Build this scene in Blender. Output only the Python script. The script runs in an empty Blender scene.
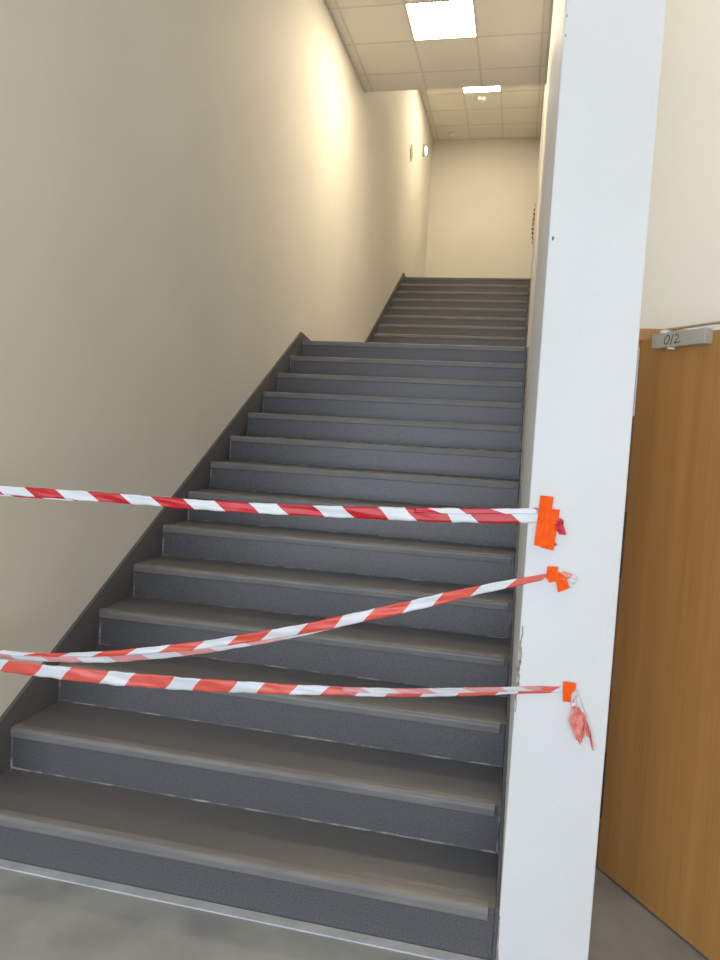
import bpy, bmesh, math, random
from mathutils import Vector, Matrix
random.seed(7)
S = bpy.context.scene
COL = S.collection

# ------------------------------------------------------------------ camera
cam_data = bpy.data.cameras.new('camera')
cam = bpy.data.objects.new('camera', cam_data); COL.objects.link(cam)
YAW, PITCH, ROLL, F = -0.21115, -0.0672, 0.05669, 715.4
cy, sy, cp, sp = math.cos(YAW), math.sin(YAW), math.cos(PITCH), math.sin(PITCH)
fw = Vector((sy*cp, cy*cp, sp)); rt = Vector((cy, -sy, 0)); up = rt.cross(fw)
c, s = math.cos(ROLL), math.sin(ROLL)
r2 = c*rt + s*up; u2 = -s*rt + c*up
M = Matrix((r2, u2, -fw)).transposed().to_4x4()
M.translation = Vector((1.92399, -2.16274, 1.6074))
cam.matrix_world = M
cam_data.sensor_fit = 'VERTICAL'; cam_data.sensor_height = 24; cam_data.sensor_width = 18
cam_data.lens = F*24/960
cam_data.clip_start = 0.05
S.camera = cam

# ------------------------------------------------------------------ world, lights, exposure
w = bpy.data.worlds.new('sky'); S.world = w; w.use_nodes = True
bg = w.node_tree.nodes['Background']; bg.inputs[0].default_value = (0.62, 0.78, 1.0, 1); bg.inputs[1].default_value = 0.6

def area(name, loc, rot, sx, sy_, energy, col):
    d = bpy.data.lights.new(name, 'AREA'); d.shape = 'RECTANGLE'; d.size = sx; d.size_y = sy_
    d.energy = energy; d.color = col
    o = bpy.data.objects.new(name, d); COL.objects.link(o); o.location = loc; o.rotation_euler = rot
    return o
# daylight through the glazed entrance behind the camera
area('daylight', (0.3, -6.85, 1.55), (math.radians(90), 0, 0), 9.2, 2.8, 375, (0.80, 0.88, 1.0))
PANEL_L = 54.0
PANEL_C = (1.0, 0.84, 0.60)
vs = S.view_settings
vs.view_transform = 'Standard'; vs.look = 'None'; vs.gamma = 1; vs.use_curve_mapping = False
vs.exposure = 0.1

# ------------------------------------------------------------------ materials
def nd(nt, typ, **kw):
    n = nt.nodes.new(typ)
    for k, v in kw.items(): setattr(n, k, v)
    return n
def mat(name, col, rough=0.6, metal=0.0, spec=0.5):
    m = bpy.data.materials.new(name); m.use_nodes = True
    b = m.node_tree.nodes['Principled BSDF']
    b.inputs['Base Color'].default_value = (*col, 1); b.inputs['Roughness'].default_value = rough
    b.inputs['Metallic'].default_value = metal; b.inputs['Specular IOR Level'].default_value = spec
    return m
def vary(m, c1, c2, scale, detail=4, lo=0.35, hi=0.65, bump=0.0, bscale=200, stretch=None, rough=None):
    """base colour mixed by object-space noise, optional bump and roughness range"""
    nt = m.node_tree; b = nt.nodes['Principled BSDF']
    tc = nd(nt, 'ShaderNodeTexCoord'); mp = nd(nt, 'ShaderNodeMapping')
    if stretch: mp.inputs['Scale'].default_value = stretch
    nt.links.new(tc.outputs['Object'], mp.inputs['Vector'])
    n = nd(nt, 'ShaderNodeTexNoise'); n.inputs['Scale'].default_value = scale; n.inputs['Detail'].default_value = detail
    nt.links.new(mp.outputs[0], n.inputs['Vector'])
    r = nd(nt, 'ShaderNodeValToRGB'); r.color_ramp.elements[0].position = lo; r.color_ramp.elements[1].position = hi
    r.color_ramp.elements[0].color = (*c1, 1); r.color_ramp.elements[1].color = (*c2, 1)
    nt.links.new(n.outputs[0], r.inputs[0]); nt.links.new(r.outputs[0], b.inputs['Base Color'])
    if rough:
        q = nd(nt, 'ShaderNodeMapRange'); q.inputs['To Min'].default_value = rough[0]; q.inputs['To Max'].default_value = rough[1]
        nt.links.new(n.outputs[0], q.inputs['Value']); nt.links.new(q.outputs[0], b.inputs['Roughness'])
    if bump:
        n2 = nd(nt, 'ShaderNodeTexNoise'); n2.inputs['Scale'].default_value = bscale; n2.inputs['Detail'].default_value = 3
        nt.links.new(mp.outputs[0], n2.inputs['Vector'])
        bp = nd(nt, 'ShaderNodeBump'); bp.inputs['Strength'].default_value = bump; bp.inputs['Distance'].default_value = 0.004
        nt.links.new(n2.outputs[0], bp.inputs['Height']); nt.links.new(bp.outputs[0], b.inputs['Normal'])
    return m

M_cream = vary(mat('cream_wall_paint', (.7,.66,.58), .7, spec=.3), (.74,.705,.62), (.77,.735,.65), 1.3, bump=.12, bscale=120)
M_white = vary(mat('white_wall_paint', (.8,.8,.78), .55, spec=.35), (.70,.70,.695), (.74,.74,.735), 1.7, bump=.15, bscale=90)
M_ceiling = vary(mat('ceiling_tile', (.62,.58,.5), .9, spec=.1), (.72,.69,.62), (.76,.73,.66), 160, bump=.3, bscale=300)
M_grid = mat('ceiling_grid_paint', (.62,.59,.52), .7, spec=.2)
M_concrete = vary(mat('polished_concrete', (.3,.3,.28), .4), (.26,.27,.262), (.375,.385,.372), 4.5, detail=12, lo=.32, hi=.68, bump=.08, bscale=60, rough=(.25,.55))
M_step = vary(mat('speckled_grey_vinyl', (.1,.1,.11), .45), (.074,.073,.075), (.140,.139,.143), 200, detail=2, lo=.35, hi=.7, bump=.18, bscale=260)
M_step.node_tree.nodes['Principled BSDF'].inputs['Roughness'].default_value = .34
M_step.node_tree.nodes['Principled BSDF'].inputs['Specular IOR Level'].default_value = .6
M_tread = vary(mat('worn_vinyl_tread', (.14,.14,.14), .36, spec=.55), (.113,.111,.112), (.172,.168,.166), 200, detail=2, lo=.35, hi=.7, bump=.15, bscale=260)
M_nosing = vary(mat('worn_grey_nosing', (.17,.16,.15), .4), (.165,.162,.160), (.235,.222,.205), 5, detail=5, lo=.3, hi=.7, bump=.08, bscale=150, stretch=(1,6,6))
M_seam = vary(mat('glossy_seam_sealant', (.3,.3,.3), .2), (.11,.112,.118), (.32,.32,.33), 14, detail=6, lo=.46, hi=.68, stretch=(1,1,1), bump=.5, bscale=120, rough=(.12,.4))
M_skirt = vary(mat('dark_grey_skirting_vinyl', (.1,.1,.1), .5), (.095,.092,.09), (.13,.127,.124), 350, detail=2, bump=.1, bscale=260)
M_strip = vary(mat('pale_floor_edge_strip', (.4,.42,.44), .35), (.42,.44,.47), (.56,.58,.61), 8, bump=.1, bscale=80)
M_plaster = vary(mat('bare_plaster', (.3,.26,.2), .9), (.20,.17,.14), (.42,.37,.31), 60)
M_mark = mat('grey_scuff', (.12,.12,.12), .8)
M_orange = vary(mat('fluorescent_orange_tape', (1,.12,.0), .55, spec=.2), (.95,.085,.0), (1.0,.12,.0), 40, bump=.25, bscale=110)
M_steel = mat('brushed_metal', (.55,.54,.50), .38, .75)
M_alu = vary(mat('silver_closer_paint', (.5,.5,.46), .42, .35), (.47,.46,.42), (.52,.51,.47), 20)
M_dark = mat('dark_hinge_metal', (.06,.045,.035), .5, .4)
M_ink = mat('black_marker_ink', (.015,.015,.015), .5)
M_plastic = mat('white_plastic', (.78,.77,.72), .4)
M_frame_alu = mat('dark_window_aluminium', (.1,.1,.1), .4, .5)

# door veneer
def wood(name, a, b_):
    m = mat(name, a, .42, spec=.4); nt = m.node_tree; b = nt.nodes['Principled BSDF']
    tc = nd(nt, 'ShaderNodeTexCoord')
    mp = nd(nt, 'ShaderNodeMapping'); mp.inputs['Scale'].default_value = (14, 14, .35)
    mp2 = nd(nt, 'ShaderNodeMapping'); mp2.inputs['Scale'].default_value = (160, 160, 3)
    n1 = nd(nt, 'ShaderNodeTexNoise'); n1.inputs['Scale'].default_value = 1.0; n1.inputs['Detail'].default_value = 3
    n2 = nd(nt, 'ShaderNodeTexNoise'); n2.inputs['Scale'].default_value = 1.0; n2.inputs['Detail'].default_value = 4
    nt.links.new(tc.outputs['Object'], mp.inputs[0]); nt.links.new(tc.outputs['Object'], mp2.inputs[0])
    nt.links.new(mp.outputs[0], n1.inputs[0]); nt.links.new(mp2.outputs[0], n2.inputs[0])
    ad = nd(nt, 'ShaderNodeMix'); ad.inputs[0].default_value = .35
    nt.links.new(n1.outputs[0], ad.inputs[2]); nt.links.new(n2.outputs[0], ad.inputs[3])
    r = nd(nt, 'ShaderNodeValToRGB'); r.color_ramp.elements[0].position = .34; r.color_ramp.elements[1].position = .66
    r.color_ramp.elements[0].color = (*a, 1); r.color_ramp.elements[1].color = (*b_, 1)
    nt.links.new(ad.outputs[0], r.inputs[0]); nt.links.new(r.outputs[0], b.inputs['Base Color'])
    return m
M_wood = wood('oak_veneer', (.37,.18,.05), (.48,.245,.075))
M_wood_frame = wood('oak_frame', (.36,.18,.06), (.50,.27,.10))

def emit(name, col, strength):
    m = bpy.data.materials.new(name); m.use_nodes = True; nt = m.node_tree; nt.nodes.clear()
    e = nd(nt, 'ShaderNodeEmission'); e.inputs[0].default_value = (*col, 1); e.inputs[1].default_value = strength
    o = nd(nt, 'ShaderNodeOutputMaterial'); nt.links.new(e.outputs[0], o.inputs[0]); return m
M_panel = emit('light_panel_diffuser', PANEL_C, PANEL_L)
M_panel_hall = emit('hall_light_diffuser', PANEL_C, 28.0)
M_exit = emit('lit_sign_face', (.8, 1, .9), 3)

# striped plastic barrier tape: stripes follow the tape's own UVs
def tape_mat(name, red, white, slant, trans=.25):
    m = bpy.data.materials.new(name); m.use_nodes = True; nt = m.node_tree
    b = nt.nodes['Principled BSDF']; out = nt.nodes['Material Output']
    b.inputs['Roughness'].default_value = .28; b.inputs['Specular IOR Level'].default_value = .5
    uv = nd(nt, 'ShaderNodeUVMap', uv_map='UVMap'); sx = nd(nt, 'ShaderNodeSeparateXYZ')
    nt.links.new(uv.outputs[0], sx.inputs[0])
    a = nd(nt, 'ShaderNodeMath', operation='MULTIPLY_ADD'); a.inputs[1].default_value = slant
    nt.links.new(sx.outputs[1], a.inputs[0]); nt.links.new(sx.outputs[0], a.inputs[2])
    fr = nd(nt, 'ShaderNodeMath', operation='FRACT'); nt.links.new(a.outputs[0], fr.inputs[0])
    lt = nd(nt, 'ShaderNodeMath', operation='LESS_THAN'); lt.inputs[1].default_value = .5; nt.links.new(fr.outputs[0], lt.inputs[0])
    mx = nd(nt, 'ShaderNodeMix', data_type='RGBA'); mx.inputs[6].default_value = (*white, 1); mx.inputs[7].default_value = (*red, 1)
    nt.links.new(lt.outputs[0], mx.inputs[0]); nt.links.new(mx.outputs[2], b.inputs['Base Color'])
    t = nd(nt, 'ShaderNodeBsdfTranslucent'); nt.links.new(mx.outputs[2], t.inputs[0])
    ms = nd(nt, 'ShaderNodeMixShader'); ms.inputs[0].default_value = trans
    nt.links.new(b.outputs[0], ms.inputs[1]); nt.links.new(t.outputs[0], ms.inputs[2]); nt.links.new(ms.outputs[0], out.inputs[0])
    return m
M_tapeA = tape_mat('red_white_tape', (.62,.012,.016), (.80,.81,.83), .19, .1)
M_tapeB = tape_mat('orange_red_white_tape', (.80,.095,.055), (.78,.79,.81), -.2, .1)
M_tapeB2 = tape_mat('faded_tape_back', (.72,.30,.29), (.68,.68,.69), .2, .1)
M_tapeC = tape_mat('orange_red_white_tape_low', (.80,.12,.085), (.76,.78,.81), -.16, .1)
M_red = mat('red_plastic_film', (.62,.03,.06), .25)
M_tail = vary(mat('faded_red_plastic_film', (.7,.15,.12), .25), (.75,.20,.15), (.85,.38,.32), 45)
M_film = mat('clear_white_plastic_film', (.72,.71,.69), .25)

# ------------------------------------------------------------------ mesh helpers
def box(bm, x0, y0, z0, x1, y1, z1):
    v = [bm.verts.new(p) for p in ((x0,y0,z0),(x1,y0,z0),(x1,y1,z0),(x0,y1,z0),(x0,y0,z1),(x1,y0,z1),(x1,y1,z1),(x0,y1,z1))]
    for f in ((0,3,2,1),(4,5,6,7),(0,1,5,4),(1,2,6,5),(2,3,7,6),(3,0,4,7)): bm.faces.new([v[i] for i in f])
def extrude_poly(bm, pts, vec):
    """closed prism from a list of 3D points swept along vec"""
    a = [bm.verts.new(p) for p in pts]; b = [bm.verts.new(Vector(p)+Vector(vec)) for p in pts]
    bm.faces.new(a); bm.faces.new(b[::-1]); n = len(a)
    for i in range(n): bm.faces.new((a[i], b[i], b[(i+1)%n], a[(i+1)%n]))
def tube(bm, p0, p1, r, n=12, r1=None):
    p0 = Vector(p0); p1 = Vector(p1); d = (p1-p0).normalized()
    a = d.orthogonal().normalized(); b = d.cross(a); r1 = r if r1 is None else r1
    A = [bm.verts.new(p0+r*(math.cos(t)*a+math.sin(t)*b)) for t in [2*math.pi*i/n for i in range(n)]]
    B = [bm.verts.new(p1+r1*(math.cos(t)*a+math.sin(t)*b)) for t in [2*math.pi*i/n for i in range(n)]]
    for i in range(n): bm.faces.new((A[i], A[(i+1)%n], B[(i+1)%n], B[i]))
    bm.faces.new(A[::-1]); bm.faces.new(B)
def lathe(bm, prof, cen, axis, n=32):
    """profile of (radius, height) revolved round axis 'x' or 'z'"""
    rings = []
    for r, h in prof:
        ring = []
        for i in range(n):
            t = 2*math.pi*i/n; a, b = r*math.cos(t), r*math.sin(t)
            p = (h, a, b) if axis == 'x' else (a, b, h)
            ring.append(bm.verts.new(Vector(cen)+Vector(p)))
        rings.append(ring)
    for A, B in zip(rings, rings[1:]):
        for i in range(n): bm.faces.new((A[i], A[(i+1)%n], B[(i+1)%n], B[i]))
    bm.faces.new(rings[0][::-1]); bm.faces.new(rings[-1])
def obj(name, bm, m, parent=None, bevel=0, seg=2, smooth=False, loc=None):
    bmesh.ops.recalc_face_normals(bm, faces=bm.faces)
    me = bpy.data.meshes.new(name); bm.to_mesh(me); bm.free()
    me.materials.append(m)
    if smooth: me.polygons.foreach_set('use_smooth', [True]*len(me.polygons))
    o = bpy.data.objects.new(name, me); COL.objects.link(o)
    if loc: o.location = loc
    if parent: o.parent = parent
    if bevel:
        b = o.modifiers.new('bevel', 'BEVEL'); b.width = bevel; b.segments = seg; b.limit_method = 'ANGLE'; b.angle_limit = math.radians(40)
    return o
def boxobj(name, dims, m, parent=None, bevel=0, **k):
    bm = bmesh.new(); box(bm, *dims); return obj(name, bm, m, parent, bevel, **k)
def empty(name, loc=(0,0,0), rz=0):
    o = bpy.data.objects.new(name, None); COL.objects.link(o); o.location = loc; o.rotation_euler = (0,0,rz); o.empty_display_size = .1
    return o
def tag(o, label, cat, group=None):
    o['label'] = label; o['category'] = cat
    if group: o['group'] = group
    return o
def struct(o): o['kind'] = 'structure'; return o

# ------------------------------------------------------------------ dimensions
R_, T_ = .17, .30461                      # riser, tread
W = 1.974                                 # stair width, wall to wall
Z14 = 14*R_                               # landing height
Y14 = 13*T_                               # landing edge
YU0 = 7.05315 - 2*T_                      # first riser of the upper flight
ZT = Z14 + 10*R_                          # upper floor
YT = YU0 + 9*T_                           # upper floor edge
Z1, Z2 = 5.387, 7.170                     # the two suspended ceilings
YE, YF = 5.874, 11.68
PX = 2.240                                # right face of the pier
PY = -.02                                 # its front face
HX, HY = 5.5, -7.0                        # entrance hall extent
NY = .66                                  # wall with the door

# ------------------------------------------------------------------ structure
struct(boxobj('floor', (-5.2, HY-.2, -.2, HX+.2, 3.0, 0), M_concrete))
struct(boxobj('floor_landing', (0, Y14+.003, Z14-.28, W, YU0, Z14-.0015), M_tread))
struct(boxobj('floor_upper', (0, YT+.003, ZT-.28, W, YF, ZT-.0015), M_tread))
struct(boxobj('wall_left', (-.2, PY, 0, 0, YF+.2, Z2+.1), M_cream))
struct(boxobj('wall_hall', (-5.2, PY, 0, -.2, PY+.2, Z1+.1), M_cream))
struct(boxobj('wall_hall', (-5.2, HY, 0, -5.0, PY, Z1+.1), M_cream))
wr = struct(boxobj('wall_right', (W, PY, 0, PX, YF+.2, Z2+.1), M_white, bevel=.004))
struct(boxobj('wall_back', (0, YF, ZT-.3, W, YF+.2, Z2+.1), M_cream))
# wall with the door opening (x 2.36 .. 3.26)
DX0, DX1, DZ = 2.345, 3.275, 2.0
bm = bmesh.new()
box(bm, PX, NY, 0, DX0-.045, NY+.18, Z1+.1)
box(bm, DX0-.045, NY, DZ+.045, DX1+.045, NY+.18, Z1+.1)
box(bm, DX1+.045, NY, 0, HX, NY+.18, Z1+.1)
struct(obj('wall_side', bm, M_cream))
struct(boxobj('wall_hall', (HX, HY, 0, HX+.2, 3.0, Z1+.1), M_cream))
struct(boxobj('wall_room', (PX, 2.8, 0, HX, 3.0, 2.7), M_cream))
struct(boxobj('ceiling_room', (PX, NY+.18, 2.6, HX, 2.8, 2.7), M_cream))
# entrance wall behind the camera with a wide glazed opening
bm = bmesh.new()
box(bm, -5.2, HY-.2, 0, -4.4, HY, Z1+.1); box(bm, 5.0, HY-.2, 0, HX+.2, HY, Z1+.1); box(bm, -4.4, HY-.2, 4.9, 5.0, HY, Z1+.1)
struct(obj('wall_front', bm, M_cream))
bm = bmesh.new()
for x in (-4.4, -3.2, -2.05, -.9, .25, 1.4, 2.57, 3.77, 4.94): box(bm, x, HY-.14, 0, x+.06, HY-.06, 4.9)
for z in (0, 2.2, 4.84): box(bm, -4.4, HY-.13, z, 5.0, HY-.07, z+.06)
wf = struct(obj('window_1', bm, M_frame_alu, bevel=.004))
gm = bpy.data.materials.new('window_glass'); gm.use_nodes = True
gb = gm.node_tree.nodes['Principled BSDF']; gb.inputs['Transmission Weight'].default_value = 1; gb.inputs['Roughness'].default_value = 0; gb.inputs['IOR'].default_value = 1.45
boxobj('pane', (-4.39, HY-.104, .03, 4.99, HY-.098, 4.87), gm, wf)

# suspended ceilings with their grids
def ceiling(name, x0, y0, x1, y1, z, gx, gy, holes, thick=.05):
    """slab cut into cells so light panels sit in the openings"""
    bm = bmesh.new()
    xs = sorted({x0, x1, *[h[0] for h in holes], *[h[2] for h in holes]})
    ys = sorted({y0, y1, *[h[1] for h in holes], *[h[3] for h in holes]})
    for i in range(len(xs)-1):
        for j in range(len(ys)-1):
            mx, my = (xs[i]+xs[i+1])/2, (ys[j]+ys[j+1])/2
            if any(h[0] < mx < h[2] and h[1] < my < h[3] for h in holes): continue
            box(bm, xs[i], ys[j], z, xs[i+1], ys[j+1], z+thick)
    c = struct(obj(name, bm, M_ceiling))
    bm = bmesh.new(); k = math.floor((x0-gx)/.6)
    def free(ax, v, a, b):
        return not any((h[0]+.02 < v < h[2]-.02) if ax == 0 else (h[1]+.02 < v < h[3]-.02) for h in holes if False)
    x = gx+.6*k
    while x < x1:
        if x > x0+.01: box(bm, x-.011, y0, z-.0035, x+.011, y1, z+.002)
        x += .6
    y = gy+.6*math.floor((y0-gy)/.6)
    while y < y1:
        if y > y0+.01: box(bm, x0, y-.011, z-.003, x1, y+.011, z+.002)
        y += .6
    box(bm, x0, y0, z-.004, x0+.022, y1, z+.001); box(bm, x1-.022, y0, z-.004, x1, y1, z+.001)
    obj('ceiling_grid', bm, M_grid, c)
    return c
GX, GY1, GY2 = .0984, 4.2928, 9.8399
lows = [(GX+.6, GY1, GX+1.2, GY1+.6)]
ceiling('ceiling', 0, PY, W, YE, Z1, GX, GY1, lows)
hall = [(GX+.6*4, GY1-.6*9, GX+.6*5, GY1-.6*8), (GX+.6*7, GY1-.6*9, GX+.6*8, GY1-.6*8)]  # out-of-view panels added to throw warm light on pier and door niche
ceiling('ceiling_hall', -5, HY, HX, PY, Z1, GX, GY1, hall)
ceiling('ceiling_side', PX, PY, HX, NY, Z1, GX, GY1, [])
ups = [(GX+.6, GY2-.6, GX+1.2, GY2)]
ceiling('ceiling_upper', 0, YE, W, YF, Z2, GX, GY2, ups)
struct(boxobj('wall_bulkhead', (0, YE-.12, Z1+.05, W, YE, Z2+.1), M_cream))

def panel(h, z, label, m=None):
    t = empty('ceiling_light', ((h[0]+h[2])/2, (h[1]+h[3])/2, z)); hx = (h[2]-h[0])/2; hy = (h[3]-h[1])/2
    boxobj('diffuser', (-hx+.012, -hy+.012, .006, hx-.012, hy-.012, .012), m or M_panel, t)
    bm = bmesh.new(); g = .012
    box(bm, -hx, -hy, 0, hx, -hy+g, .03); box(bm, -hx, hy-g, 0, hx, hy, .03)
    box(bm, -hx, -hy+g, 0, -hx+g, hy-g, .03); box(bm, hx-g, -hy+g, 0, hx, hy-g, .03)
    obj('frame', bm, M_plastic, t)
    boxobj('housing', (-hx, -hy, .03, hx, hy, .05), M_plastic, t)
    tag(t, label, 'ceiling light')
panel(lows[0], Z1, 'large square white light panel lit in the lower tiled ceiling above the first flight')
panel(ups[0], Z2, 'upper ceiling light panel seen as a thin bright bar past the lower ceiling edge')
for i, h in enumerate(hall): panel(h, Z1, ['lit panel in the entrance hall ceiling in front of the white pier', 'lit panel in the entrance hall ceiling near the brown door'][i], M_panel_hall)

# pale strip along the foot of the first riser
o = struct(boxobj('trim_1', (0, -.044, 0, W-.012, -.002, .006), M_strip, bevel=.002))

# ------------------------------------------------------------------ staircase
SX0, SX1 = .018, W-.013                   # between the two skirtings
NX1 = W-.034
def seam_mesh(y, z, zb):
    """cove bead where riser meets tread plus the beads up both ends of the riser"""
    bm = bmesh.new(); r = .0045
    n = 60; A = []
    for i in range(n+1):
        x = SX0+(SX1-SX0)*i/n; k = r*(1+.35*math.sin(i*1.7+z*9)*random.random())
        A.append([bm.verts.new((x, y, z+k)), bm.verts.new((x, y-k*.45, z+k*.45)), bm.verts.new((x, y-k, z)), bm.verts.new((x, y+.001, z-.001))])
    for P, Q in zip(A, A[1:]):
        for i in range(4): bm.faces.new((P[i], P[(i+1)%4], Q[(i+1)%4], Q[i]))
    bm.faces.new(A[0]); bm.faces.new(A[-1][::-1])
    for x, sg in ((SX0, 1), (SX1, -1)):
        extrude_poly(bm, [(x, y, z), (x+sg*.006, y, z), (x, y-.006, z)], (0, 0, zb-z))
    return bm
def nosing_mesh(y, z):
    """rounded stair nosing: top lip, front face with drip edge, slightly proud of the step"""
    prof = [(y+.030, z), (y+.026, z+.0025), (y+.0, z+.003), (y-.008, z+.0015), (y-.0125, z-.004), (y-.0135, z-.012),
            (y-.0115, z-.034), (y-.0085, z-.037), (y+.001, z-.037), (y+.001, z-.0005)]
    bm = bmesh.new(); extrude_poly(bm, [(SX0+.002, a, b) for a, b in prof], (NX1-SX0-.002, 0, 0)); return bm
def flight(root, n, y0, z0, zb, first):
    for i in range(n):
        y = y0+i*T_; z = z0+(i+1)*R_
        last = i == n-1
        bm = bmesh.new()
        box(bm, SX0, y, (zb if i else z0), SX1, y+(T_ if not last else .003), z)
        st = obj('step', bm, M_step, root)
        st.data.materials.append(M_tread)          # top face of the step is coloured paler than its riser
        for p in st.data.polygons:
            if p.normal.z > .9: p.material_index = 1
        obj('nosing', nosing_mesh(y, z), M_nosing, st, smooth=False)
        if i or not first:
            obj('seam', seam_mesh(y, z-R_, z), M_seam, st)
low = empty('staircase', (0, 0, 0))
tag(low, 'lower flight of fourteen dark grey vinyl steps with lighter nosings behind the striped tapes', 'stairs')
flight(low, 14, 0, 0, 0, True)
upf = empty('staircase', (0, YU0, Z14))
tag(upf, 'distant upper flight of brownish grey steps rising beyond the landing', 'stairs')
def shift(o, v):
    o.data.transform(Matrix.Translation(v))
flight(upf, 10, 0, 0, 0, False)
# skirtings follow the slope on both walls
def skirting(root, x0, x1, y0, z0, n, off, yend):
    sl = R_/T_; ze = z0+n*R_
    ya = y0-.012; yb = y0+(n-1)*T_
    top = lambda y: z0+R_+(y-y0)*sl+off
    pts = [(x0, ya, z0), (x0, ya, top(ya)), (x0, yb-.02, top(yb-.02)), (x0, yb+.36, ze+.03), (x0, yend, ze+.035), (x0, yend, ze), (x0, yb+.03, ze), (x0, yb+.03, z0)]
    bm = bmesh.new(); extrude_poly(bm, pts, (x1-x0, 0, 0)); return bm
obj('skirting', skirting(low, .0006, .017, 0, 0, 14, .085, 5.2), M_skirt, low)
obj('skirting', skirting(low, W-.012, W-.0006, 0, 0, 14, .015, 5.2), M_step, low)
obj('skirting', skirting(upf, .0006, .017, 0, 0, 10, .075, YF-YU0-.01), M_skirt, upf)
obj('skirting', skirting(upf, W-.012, W-.0006, 0, 0, 10, .03, YF-YU0-.01), M_step, upf)

# ------------------------------------------------------------------ door standing open in the side wall
struct(boxobj('trim_2', (DX0-.045, NY-.006, 0, DX0, NY+.186, DZ), M_wood_frame, bevel=.003))
struct(boxobj('trim_3', (DX1, NY-.006, 0, DX1+.045, NY+.186, DZ), M_wood_frame, bevel=.003))
struct(boxobj('trim_4', (DX0-.045, NY-.006, DZ, DX1+.045, NY+.186, DZ+.045), M_wood_frame, bevel=.003))
dang = math.atan2(.22233-.61308, 2.61257-2.33444)
door = empty('door_1', (2.338, .6077, 0), dang); struct(door)
# leaf: local x along the leaf, local -y faces the stairs side
boxobj('door_leaf', (0, 0, .008, .92, .04, 1.997), M_wood, door, bevel=.002)
for z in (1.72, 1.12, .2):
    bm = bmesh.new()
    for k in range(5): tube(bm, (-.008, .002, z+k*.05+.001), (-.008, .002, z+k*.05+.049), .0075 if k % 2 else .0085)
    obj('hinge', bm, M_alu if z > 1.5 else M_dark, door)
bm = bmesh.new(); tube(bm, (.86, 0, 1.03), (.86, -.012, 1.03), .026, 24); tube(bm, (.86, -.012, 1.03), (.86, -.05, 1.03), .009)
tube(bm, (.865, -.05, 1.03), (.74, -.05, 1.03), .009); obj('handle', bm, M_steel, door)

# door closer screwed to the head of the leaf
cl = empty('door_closer', (2.327, .6235, 0), dang)
tag(cl, 'silver door closer box with handwritten 012 fixed to the top of the brown door', 'door closer')
cx0, cx1, cz0, cz1 = .109, .332, 1.953, 2.003
boxobj('closer_body', (cx0, -.036, cz0, cx1, 0, cz1), M_alu, cl, bevel=.0025)
bm = bmesh.new(); tube(bm, (.150, -.018, cz1), (.150, -.018, cz1+.010), .018, 20)
obj('spindle_cap', bm, M_plastic, cl)
bm = bmesh.new(); tube(bm, (.180, -.018, cz0-.006), (.180, -.018, cz0), .013, 20); obj('spindle_cap', bm, M_plastic, cl)
bm = bmesh.new(); box(bm, .150, -.028, cz1+.010, .50, -.010, cz1+.016)
obj('arm', bm, M_steel, cl, bevel=.001)
bm = bmesh.new()
e = Vector((.585, .42, 0))
extrude_poly(bm, [(.48, -.034, cz1+.0165), (.495, -.016, cz1+.0165), e+Vector((.012, -.004, cz1+.0165)), e+Vector((0, -.016, cz1+.0165))], (0, 0, .006))
obj('forearm', bm, M_steel, cl)
# handwriting: 0 1 2 as marker strokes
def stroke(bm, pts, wd=.0034):
    y = -.0363
    P = [Vector((p[0]+.027, y, p[1])) for p in pts]
    L = []; Rr = []
    for i, p in enumerate(P):
        d = (P[min(i+1, len(P)-1)]-P[max(i-1, 0)]).normalized(); n = Vector((-d.z, 0, d.x))*wd/2
        L.append(bm.verts.new(p+n)); Rr.append(bm.verts.new(p-n))
    for i in range(len(P)-1): bm.faces.new((L[i], L[i+1], Rr[i+1], Rr[i]))
bm = bmesh.new(); zc = (cz0+cz1)/2
stroke(bm, [(.150+.0105*math.cos(t)+.003*math.sin(t), zc+.0145*math.sin(t)) for t in [math.radians(60+i*370/24) for i in range(25)]])
stroke(bm, [(.176, zc+.017), (.171, zc-.002), (.167, zc-.018)])
stroke(bm, [(.184, zc+.009), (.189, zc+.0145), (.195, zc+.015), (.199, zc+.010), (.197, zc+.003), (.190, zc-.006), (.183, zc-.013), (.184, zc-.015), (.190, zc-.013), (.198, zc-.013), (.208, zc-.010)])
obj('handwritten_number', bm, M_ink, cl)

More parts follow.
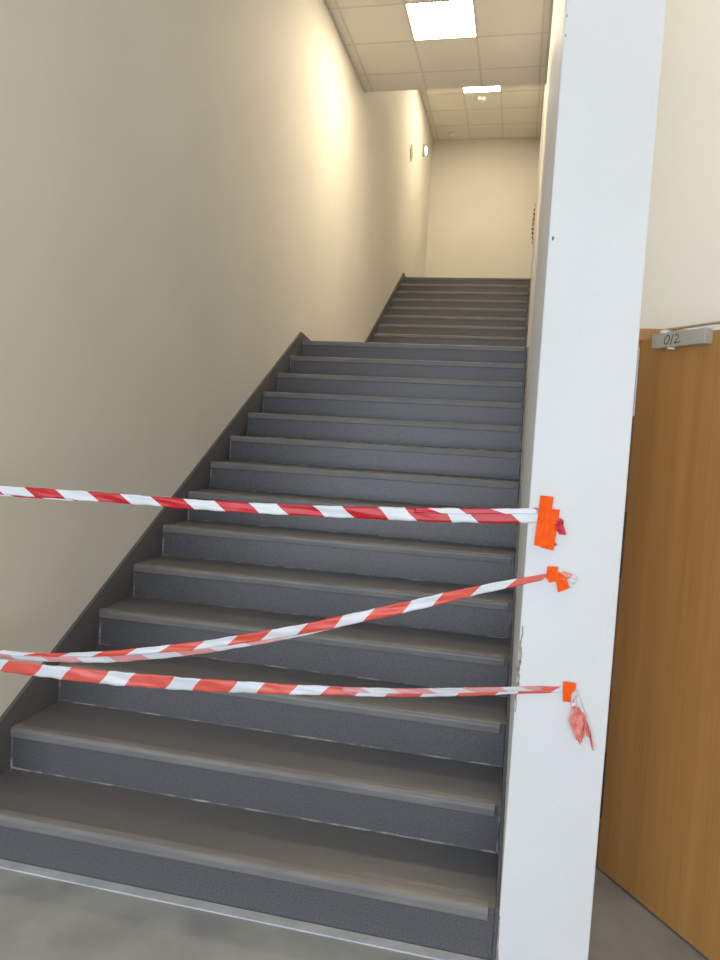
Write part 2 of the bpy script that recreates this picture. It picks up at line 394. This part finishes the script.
# ------------------------------------------------------------------ barrier tapes
def interp(x, tab):
    if x <= tab[0][0]: a, b = tab[0], tab[1]
    elif x >= tab[-1][0]: a, b = tab[-2], tab[-1]
    else:
        for a, b in zip(tab, tab[1:]):
            if a[0] <= x <= b[0]: break
    return a[1]+(b[1]-a[1])*(x-a[0])/(b[0]-a[0])
def smooth_path(tab, x):
    # average of linear interpolation over a window: keeps the sag smooth
    h = .07; return sum(interp(x+k*h/4, tab) for k in range(-4, 5))/9
def band(name, path, width, umap, m, x0, x1, dy=0, bow=0, dz=None, parent=None, seed=0, wob=.0018):
    """path, width, umap: tables over x; a thin ribbon with creases, UVs run along the tape"""
    bm = bmesh.new(); uvl = bm.loops.layers.uv.new('UVMap'); N = int((x1-x0)/.009); K = 6; rows = []
    rnd = random.Random(seed)
    ph = [rnd.random()*6 for _ in range(6)]
    for i in range(N+1):
        x = x0+(x1-x0)*i/N; z = smooth_path(path, x)+(interp(x, dz) if dz else 0); wd = interp(x, width)
        sl = (smooth_path(path, x+.01)-smooth_path(path, x-.01))/.02
        nx, nz = -sl/math.hypot(1, sl), 1/math.hypot(1, sl)
        free = min(1, max(0, (W-x)/.3), max(0, x/.3))
        row = []
        for k in range(K+1):
            v = k/K; o = (v-.5)*wd
            e = 1+.035*math.sin(x*37+ph[0])+.035*math.sin(x*91+ph[1])
            yy = PY-.0022+dy - free*(.006+bow+wob*(math.sin(v*3.1+x*9+ph[2])+.5*math.sin(v*8+x*23+ph[3])+.35*math.sin(x*61+v*5+ph[4])))
            row.append((bm.verts.new((x+nx*o*e, yy, z+nz*o*e)), interp(x, umap), v))
        rows.append(row)
    for A, B in zip(rows, rows[1:]):
        for k in range(K):
            q = (A[k], B[k], B[k+1], A[k+1]); f = bm.faces.new([p[0] for p in q])
            f.smooth = True
            for l, p in zip(f.loops, q): l[uvl].uv = (p[1], p[2])
    me = bpy.data.meshes.new(name); bm.to_mesh(me); bm.free(); me.materials.append(m)
    o = bpy.data.objects.new(name, me); COL.objects.link(o)
    if parent: o.parent = parent
    sd = o.modifiers.new('thickness', 'SOLIDIFY'); sd.thickness = .0003; sd.offset = 0
    return o
def px2x(px, tab): return interp(px, tab)

# upper tape
XA = [(-60,-.0357),(0,.2059),(100,.5877),(200,.9456),(300,1.2812),(400,1.5964),(480,1.8352),(545,2.0207)]
pathA = [(.0,1.325),(.2059,1.3382),(.5877,1.3426),(.9456,1.3435),(1.2812,1.3521),(1.5964,1.3663),(1.8352,1.3795),(2.0207,1.3944)]
redsA = [(-34,-3),(29,60),(92,125),(156,188),(219,254),(281,319),(347,384),(409,448),(470,512)]
def umap(reds, tab):
    o = []
    for i, (a, b) in enumerate(reds): o += [(px2x(a, tab), i), (px2x(b, tab), i+.5)]
    return o
uA = [(a, b-.11) for a, b in umap(redsA, XA)]
tapeA = band('barrier_tape', pathA, [(0,.030),(.9,.032),(1.3,.033),(1.7,.042),(2.0,.044)], uA, M_tapeA, -.12, 2.02, seed=1)
tag(tapeA, 'topmost red and white striped barrier tape stretched almost level across the staircase', 'barrier tape', 'striped tapes closing the stairs')
band('folded_edge', pathA, [(0,.013),(2,.013)], [(a, b+.37) for a, b in uA], M_tapeA, .17, .50, dy=.0045, dz=[(0,-.014),(.5,-.014)], parent=tapeA, seed=9, wob=.001)
band('folded_edge', pathA, [(0,.014),(2,.016)], [(a, b+.18) for a, b in uA], M_tapeA, 1.64, 2.0, dy=-.004, dz=[(1.6,.012),(2,.014)], parent=tapeA, seed=5, wob=.001)

# middle tape, rising to the right
XB = [(-60,-.0241),(0,.2208),(40,.3786),(110,.6439),(200,.9663),(300,1.3014),(400,1.6142),(480,1.85),(552,2.0529)]
pathB = [(-.12,.772),(0,.766),(.2208,.771),(.3786,.779),(.6439,.8165),(.9663,.884),(1.3014,.9746),(1.6142,1.0775),(1.85,1.1595),(2.0529,1.2213)]
redsB = [(-44,-6),(26,62),(94,128),(162,196),(230,264),(299,337),(366,405),(435,473),(509,545)]
uB = [(a, b+.06) for a, b in umap(redsB, XB)]
tapeB = band('barrier_tape', pathB, [(0,.018),(.35,.012),(.6,.018),(1.0,.026),(1.3,.032),(1.7,.032),(1.9,.024),(2.05,.016)], uB, M_tapeB, -.12, 2.05, seed=2)
tag(tapeB, 'middle red and white striped barrier tape slanting upwards to the right', 'barrier tape', 'striped tapes closing the stairs')
band('folded_edge', pathB, [(0,.022),(.35,.028),(.6,.034),(.8,.030),(1.2,.020),(1.5,.008)], [(a, b+.62) for a, b in uB], M_tapeB2, -.12, 1.5, dy=.0045,
     dz=[(0,-.006),(.4,-.010),(.8,-.018),(1.2,-.016),(1.5,-.013)], parent=tapeB, seed=7, wob=.001)

# lower tape
XC = [(-60,-.0237),(0,.2219),(100,.6094),(200,.9718),(300,1.3113),(400,1.6299),(480,1.8706),(566,2.1165)]
pathC = [(-.12,.716),(0,.7225),(.2219,.7271),(.6094,.7369),(.9718,.7571),(1.3113,.7868),(1.6299,.820),(1.8706,.8524),(2.1165,.8894)]
redsC = [(-60,-22),(5,42),(68,107),(131,173),(197,236),(262,295),(326,361),(390,425),(461,501),(520,556)]
uC = [(a, b+.08) for a, b in umap(redsC, XC)]
tapeC = band('barrier_tape', pathC, [(0,.045),(.9,.045),(1.1,.040),(1.35,.028),(1.8,.027),(2.0,.022),(2.11,.018)], uC, M_tapeC, -.12, 2.112, bow=.012, seed=3, wob=.002)
tag(tapeC, 'lowest red and white striped barrier tape, with a torn tail hanging at its right end', 'barrier tape', 'striped tapes closing the stairs')
band('folded_edge', pathC, [(1.3,.010),(1.6,.016),(2.0,.014),(2.1,.008)], [(a, b+.72) for a, b in uC], M_tapeB2, 1.45, 2.05, dy=-.003, bow=.012,
     dz=[(1.3,.007),(2.1,.004)], parent=tapeC, seed=8, wob=.001)

def patch(bm, pts, y, bulge=.0015, thick=.0004, crumple=0, sub=5):
    """thin film over an outline in the pier's front plane, creased"""
    vs_ = [bm.verts.new((a, y, b)) for a, b in pts]; f = bm.faces.new(vs_)
    r = bmesh.ops.triangulate(bm, faces=[f])
    es = list({e for t in r['faces'] for e in t.edges})
    r = bmesh.ops.subdivide_edges(bm, edges=es, cuts=sub, use_grid_fill=True)
    fs = [t for t in bm.faces if all(abs(v.co.y-y) < 1e-6 for v in t.verts)]
    done = set()
    for t in fs:
        for v in t.verts:
            if v in done: continue
            done.add(v); x, z = v.co.x, v.co.z
            v.co.y = y - bulge*(.5+.5*math.sin(x*420+z*90)) - crumple*(.5+.5*math.sin(x*150+z*230)*math.cos(z*310-x*60))
def film(name, polys, m, y, parent=None, crumple=0, smooth=True, **k):
    bm = bmesh.new()
    for i, P in enumerate(polys): patch(bm, P, y-.0009*i, crumple=crumple, **k)
    me = bpy.data.meshes.new(name); bm.to_mesh(me); bm.free(); me.materials.append(m)
    o = bpy.data.objects.new(name, me); COL.objects.link(o); o.parent = parent
    sd = o.modifiers.new('thickness', 'SOLIDIFY'); sd.thickness = .0004; sd.offset = 0
    return o
film('loose_end', [[(2.0583,1.3904),(2.0671,1.39),(2.0753,1.3827),(2.073,1.3671),(2.0766,1.3653),(2.0844,1.3444),(2.0652,1.3434),(2.050,1.3633),(2.045,1.385)]], M_red, PY-.001, tapeA, crumple=.008)
film('loose_end', [[(2.045,1.330),(2.0615,1.3127),(2.0555,1.3085),(2.045,1.31)]], M_red, PY-.001, tapeA, crumple=.003)
film('loose_end', [[(2.068,1.228),(2.087,1.2372),(2.1103,1.2303),(2.106,1.217),(2.0943,1.2103),(2.075,1.212)]], M_tail, PY-.001, tapeB, crumple=.008)
film('loose_end', [[(2.0969,1.2124),(2.1121,1.2293),(2.1221,1.2223),(2.1143,1.1994),(2.1031,1.1946)]], M_film, PY-.002, tapeB, crumple=.009)
film('loose_end', [[(2.1313,.880),(2.142,.895),(2.1496,.8821),(2.1788,.8163),(2.1614,.8238),(2.1456,.8466),(2.1337,.842)]], M_film, PY-.003, tapeC, crumple=.010)
film('loose_end', [[(2.1372,.8455),(2.1314,.7975),(2.1527,.7503),(2.1679,.7355),(2.1768,.768),(2.1926,.7563),(2.2027,.7217),(2.2074,.7214),(2.1951,.7737),(2.1725,.8254),(2.1521,.8475)]],
     M_tail, PY-.004, tapeC, crumple=.016)

# orange adhesive strips holding each tape to the pier
def sticky(strips, label):
    root = film('adhesive_tape', [strips[0]], M_orange, PY-.0062 if len(strips) > 1 else PY-.006)
    tag(root, label, 'adhesive tape', 'orange adhesive tape on the pier')
    for i, P in enumerate(strips[1:]): film('tape_strip', [P], M_orange, PY-.0072-.001*i, root)
sticky([[(2.0265,1.416),(2.061,1.4154),(2.0518,1.2957),(2.0171,1.3006)], [(2.0038,1.4531),(2.0406,1.4511),(2.0331,1.3002),(1.9961,1.3069)]],
       'biggest patch of bright orange tape, holding the topmost striped tape to the white pier')
sticky([[(2.038,1.2472),(2.0675,1.2493),(2.0697,1.2097),(2.0371,1.2101)], [(2.0592,1.2326),(2.0878,1.2262),(2.1055,1.1904),(2.073,1.1742)], [(2.0368,1.2249),(2.0749,1.2342),(2.0819,1.2109),(2.0456,1.2006)]],
       'crossed bright orange tape strips holding the middle striped tape to the white pier')
sticky([[(2.1068,.9134),(2.1436,.9122),(2.1422,.8551),(2.1102,.8538)]],
       'small single square of bright orange tape holding the lowest striped tape')

# chipped paint along the pier's corner, small scuffs
def flat(name, pts, m, parent, y=PY-.0008, th=.0010):
    bm = bmesh.new(); extrude_poly(bm, [(a, y, b) for a, b in pts], (0, th, 0)); return obj(name, bm, m, parent)
L = []; Rr = []
rnd = random.Random(3)
for i in range(40):
    t = i/39; z = 1.063-.262*t; xc = W+.0065-.004*t if t < .8 else W+.003
    wd = .0010+.0042*math.sin(math.pi*min(1, t*1.05))*(.35+rnd.random())
    xc += .0018*math.sin(t*22)
    L.append((xc-wd, z)); Rr.append((xc+wd, z))
flat('chipped_plaster', L+Rr[::-1], M_plaster, wr)
flat('scuff', [(1.984,2.194),(1.990,2.191),(1.989,2.185),(1.985,2.180),(1.983,2.186)], M_mark, wr)
flat('scuff', [(1.9785,2.802),(1.981,2.802),(1.981,2.795),(1.979,2.794)], M_mark, wr)
flat('scuff', [(1.9795,2.748),(1.982,2.748),(1.982,2.741),(1.980,2.740)], M_mark, wr)
L = []
for i in range(12): L.append((W+.0005+.006*rnd.random()*(i/11), .16-.16*i/11))
flat('chipped_plaster', [(W-.0005, .165)]+[(max(W+.0015, a+.0025), b+.001) for a, b in L]+[(W-.0005, 0)], M_plaster, wr)

# ------------------------------------------------------------------ small things upstairs
# round lit fitting and a small sign on the left wall
t = empty('wall_light', (0, 10.47, 6.52))
bm = bmesh.new(); lathe(bm, [(.10,0),(.10,.03),(.085,.045)], (0,0,0), 'x'); obj('housing', bm, M_steel, t)
bm = bmesh.new(); lathe(bm, [(.078,.0455),(.070,.062),(.04,.072),(.01,.075)], (0,0,0), 'x'); obj('diffuser', bm, M_exit, t, smooth=True)
tag(t, 'small round lit fitting high on the left wall near the far corner', 'wall light')
t = empty('wall_sign', (0, 9.24, 6.02))
boxobj('sign_plate', (0, -.10, -.10, .012, .10, .10), mat('sign_grey', (.30,.31,.24), .5), t)
for c_ in t.children: c_.rotation_euler = (math.radians(45), 0, 0)
tag(t, 'small dark diamond shaped sign on the left wall below the round fitting', 'sign')
def detector(x, y, r, label):
    t = empty('smoke_detector', (x, y, Z2))
    bm = bmesh.new(); lathe(bm, [(r,0),(r,-.018),(r*.96,-.022)], (0,0,0), 'z'); obj('base', bm, M_plastic, t)
    bm = bmesh.new(); lathe(bm, [(r*.8,-.022),(r*.8,-.035),(r*.6,-.045),(r*.2,-.048)], (0,0,0), 'z'); obj('sensor_head', bm, M_plastic, t, smooth=True)
    tag(t, label, 'smoke detector', 'detectors on the upper ceiling')
detector(.9876, 10.04, .085, 'white round smoke detector on the upper ceiling just behind the bright bar')
detector(.3817, 11.36, .06, 'faint smoke detector on the upper ceiling close to the far wall')

# striped tape gathered on a hook on the right wall upstairs
bm = bmesh.new(); uvl = bm.loops.layers.uv.new('UVMap'); rows = []
N = 90
for i in range(N+1):
    t_ = i/N; z = 5.13-.62*t_; x = W-.012-.032*(.5+.5*math.sin(t_*2*math.pi*11))*(math.sin(math.pi*t_)**.5+.1)
    y = 9.0+.03*math.cos(t_*2*math.pi*11)
    rows.append([(bm.verts.new((x, y-.03, z)), t_*9, 0), (bm.verts.new((x, y+.04, z-.012)), t_*9, 1)])
for A, B in zip(rows, rows[1:]):
    q = (A[0], B[0], B[1], A[1]); f = bm.faces.new([p[0] for p in q])
    for l, p in zip(f.loops, q): l[uvl].uv = (p[1], p[2])
me = bpy.data.meshes.new('barrier_tape'); bm.to_mesh(me); bm.free(); me.materials.append(M_tapeA)
t = bpy.data.objects.new('barrier_tape', me); COL.objects.link(t)
sd = t.modifiers.new('thickness', 'SOLIDIFY'); sd.thickness = .001; sd.offset = 0
bm = bmesh.new(); tube(bm, (W, 9.0, 5.13), (W-.02, 9.0, 5.14), .004); obj('hook', bm, M_steel, t)
tag(t, 'gathered striped tape hanging on the right wall at the top of the stairs', 'barrier tape')
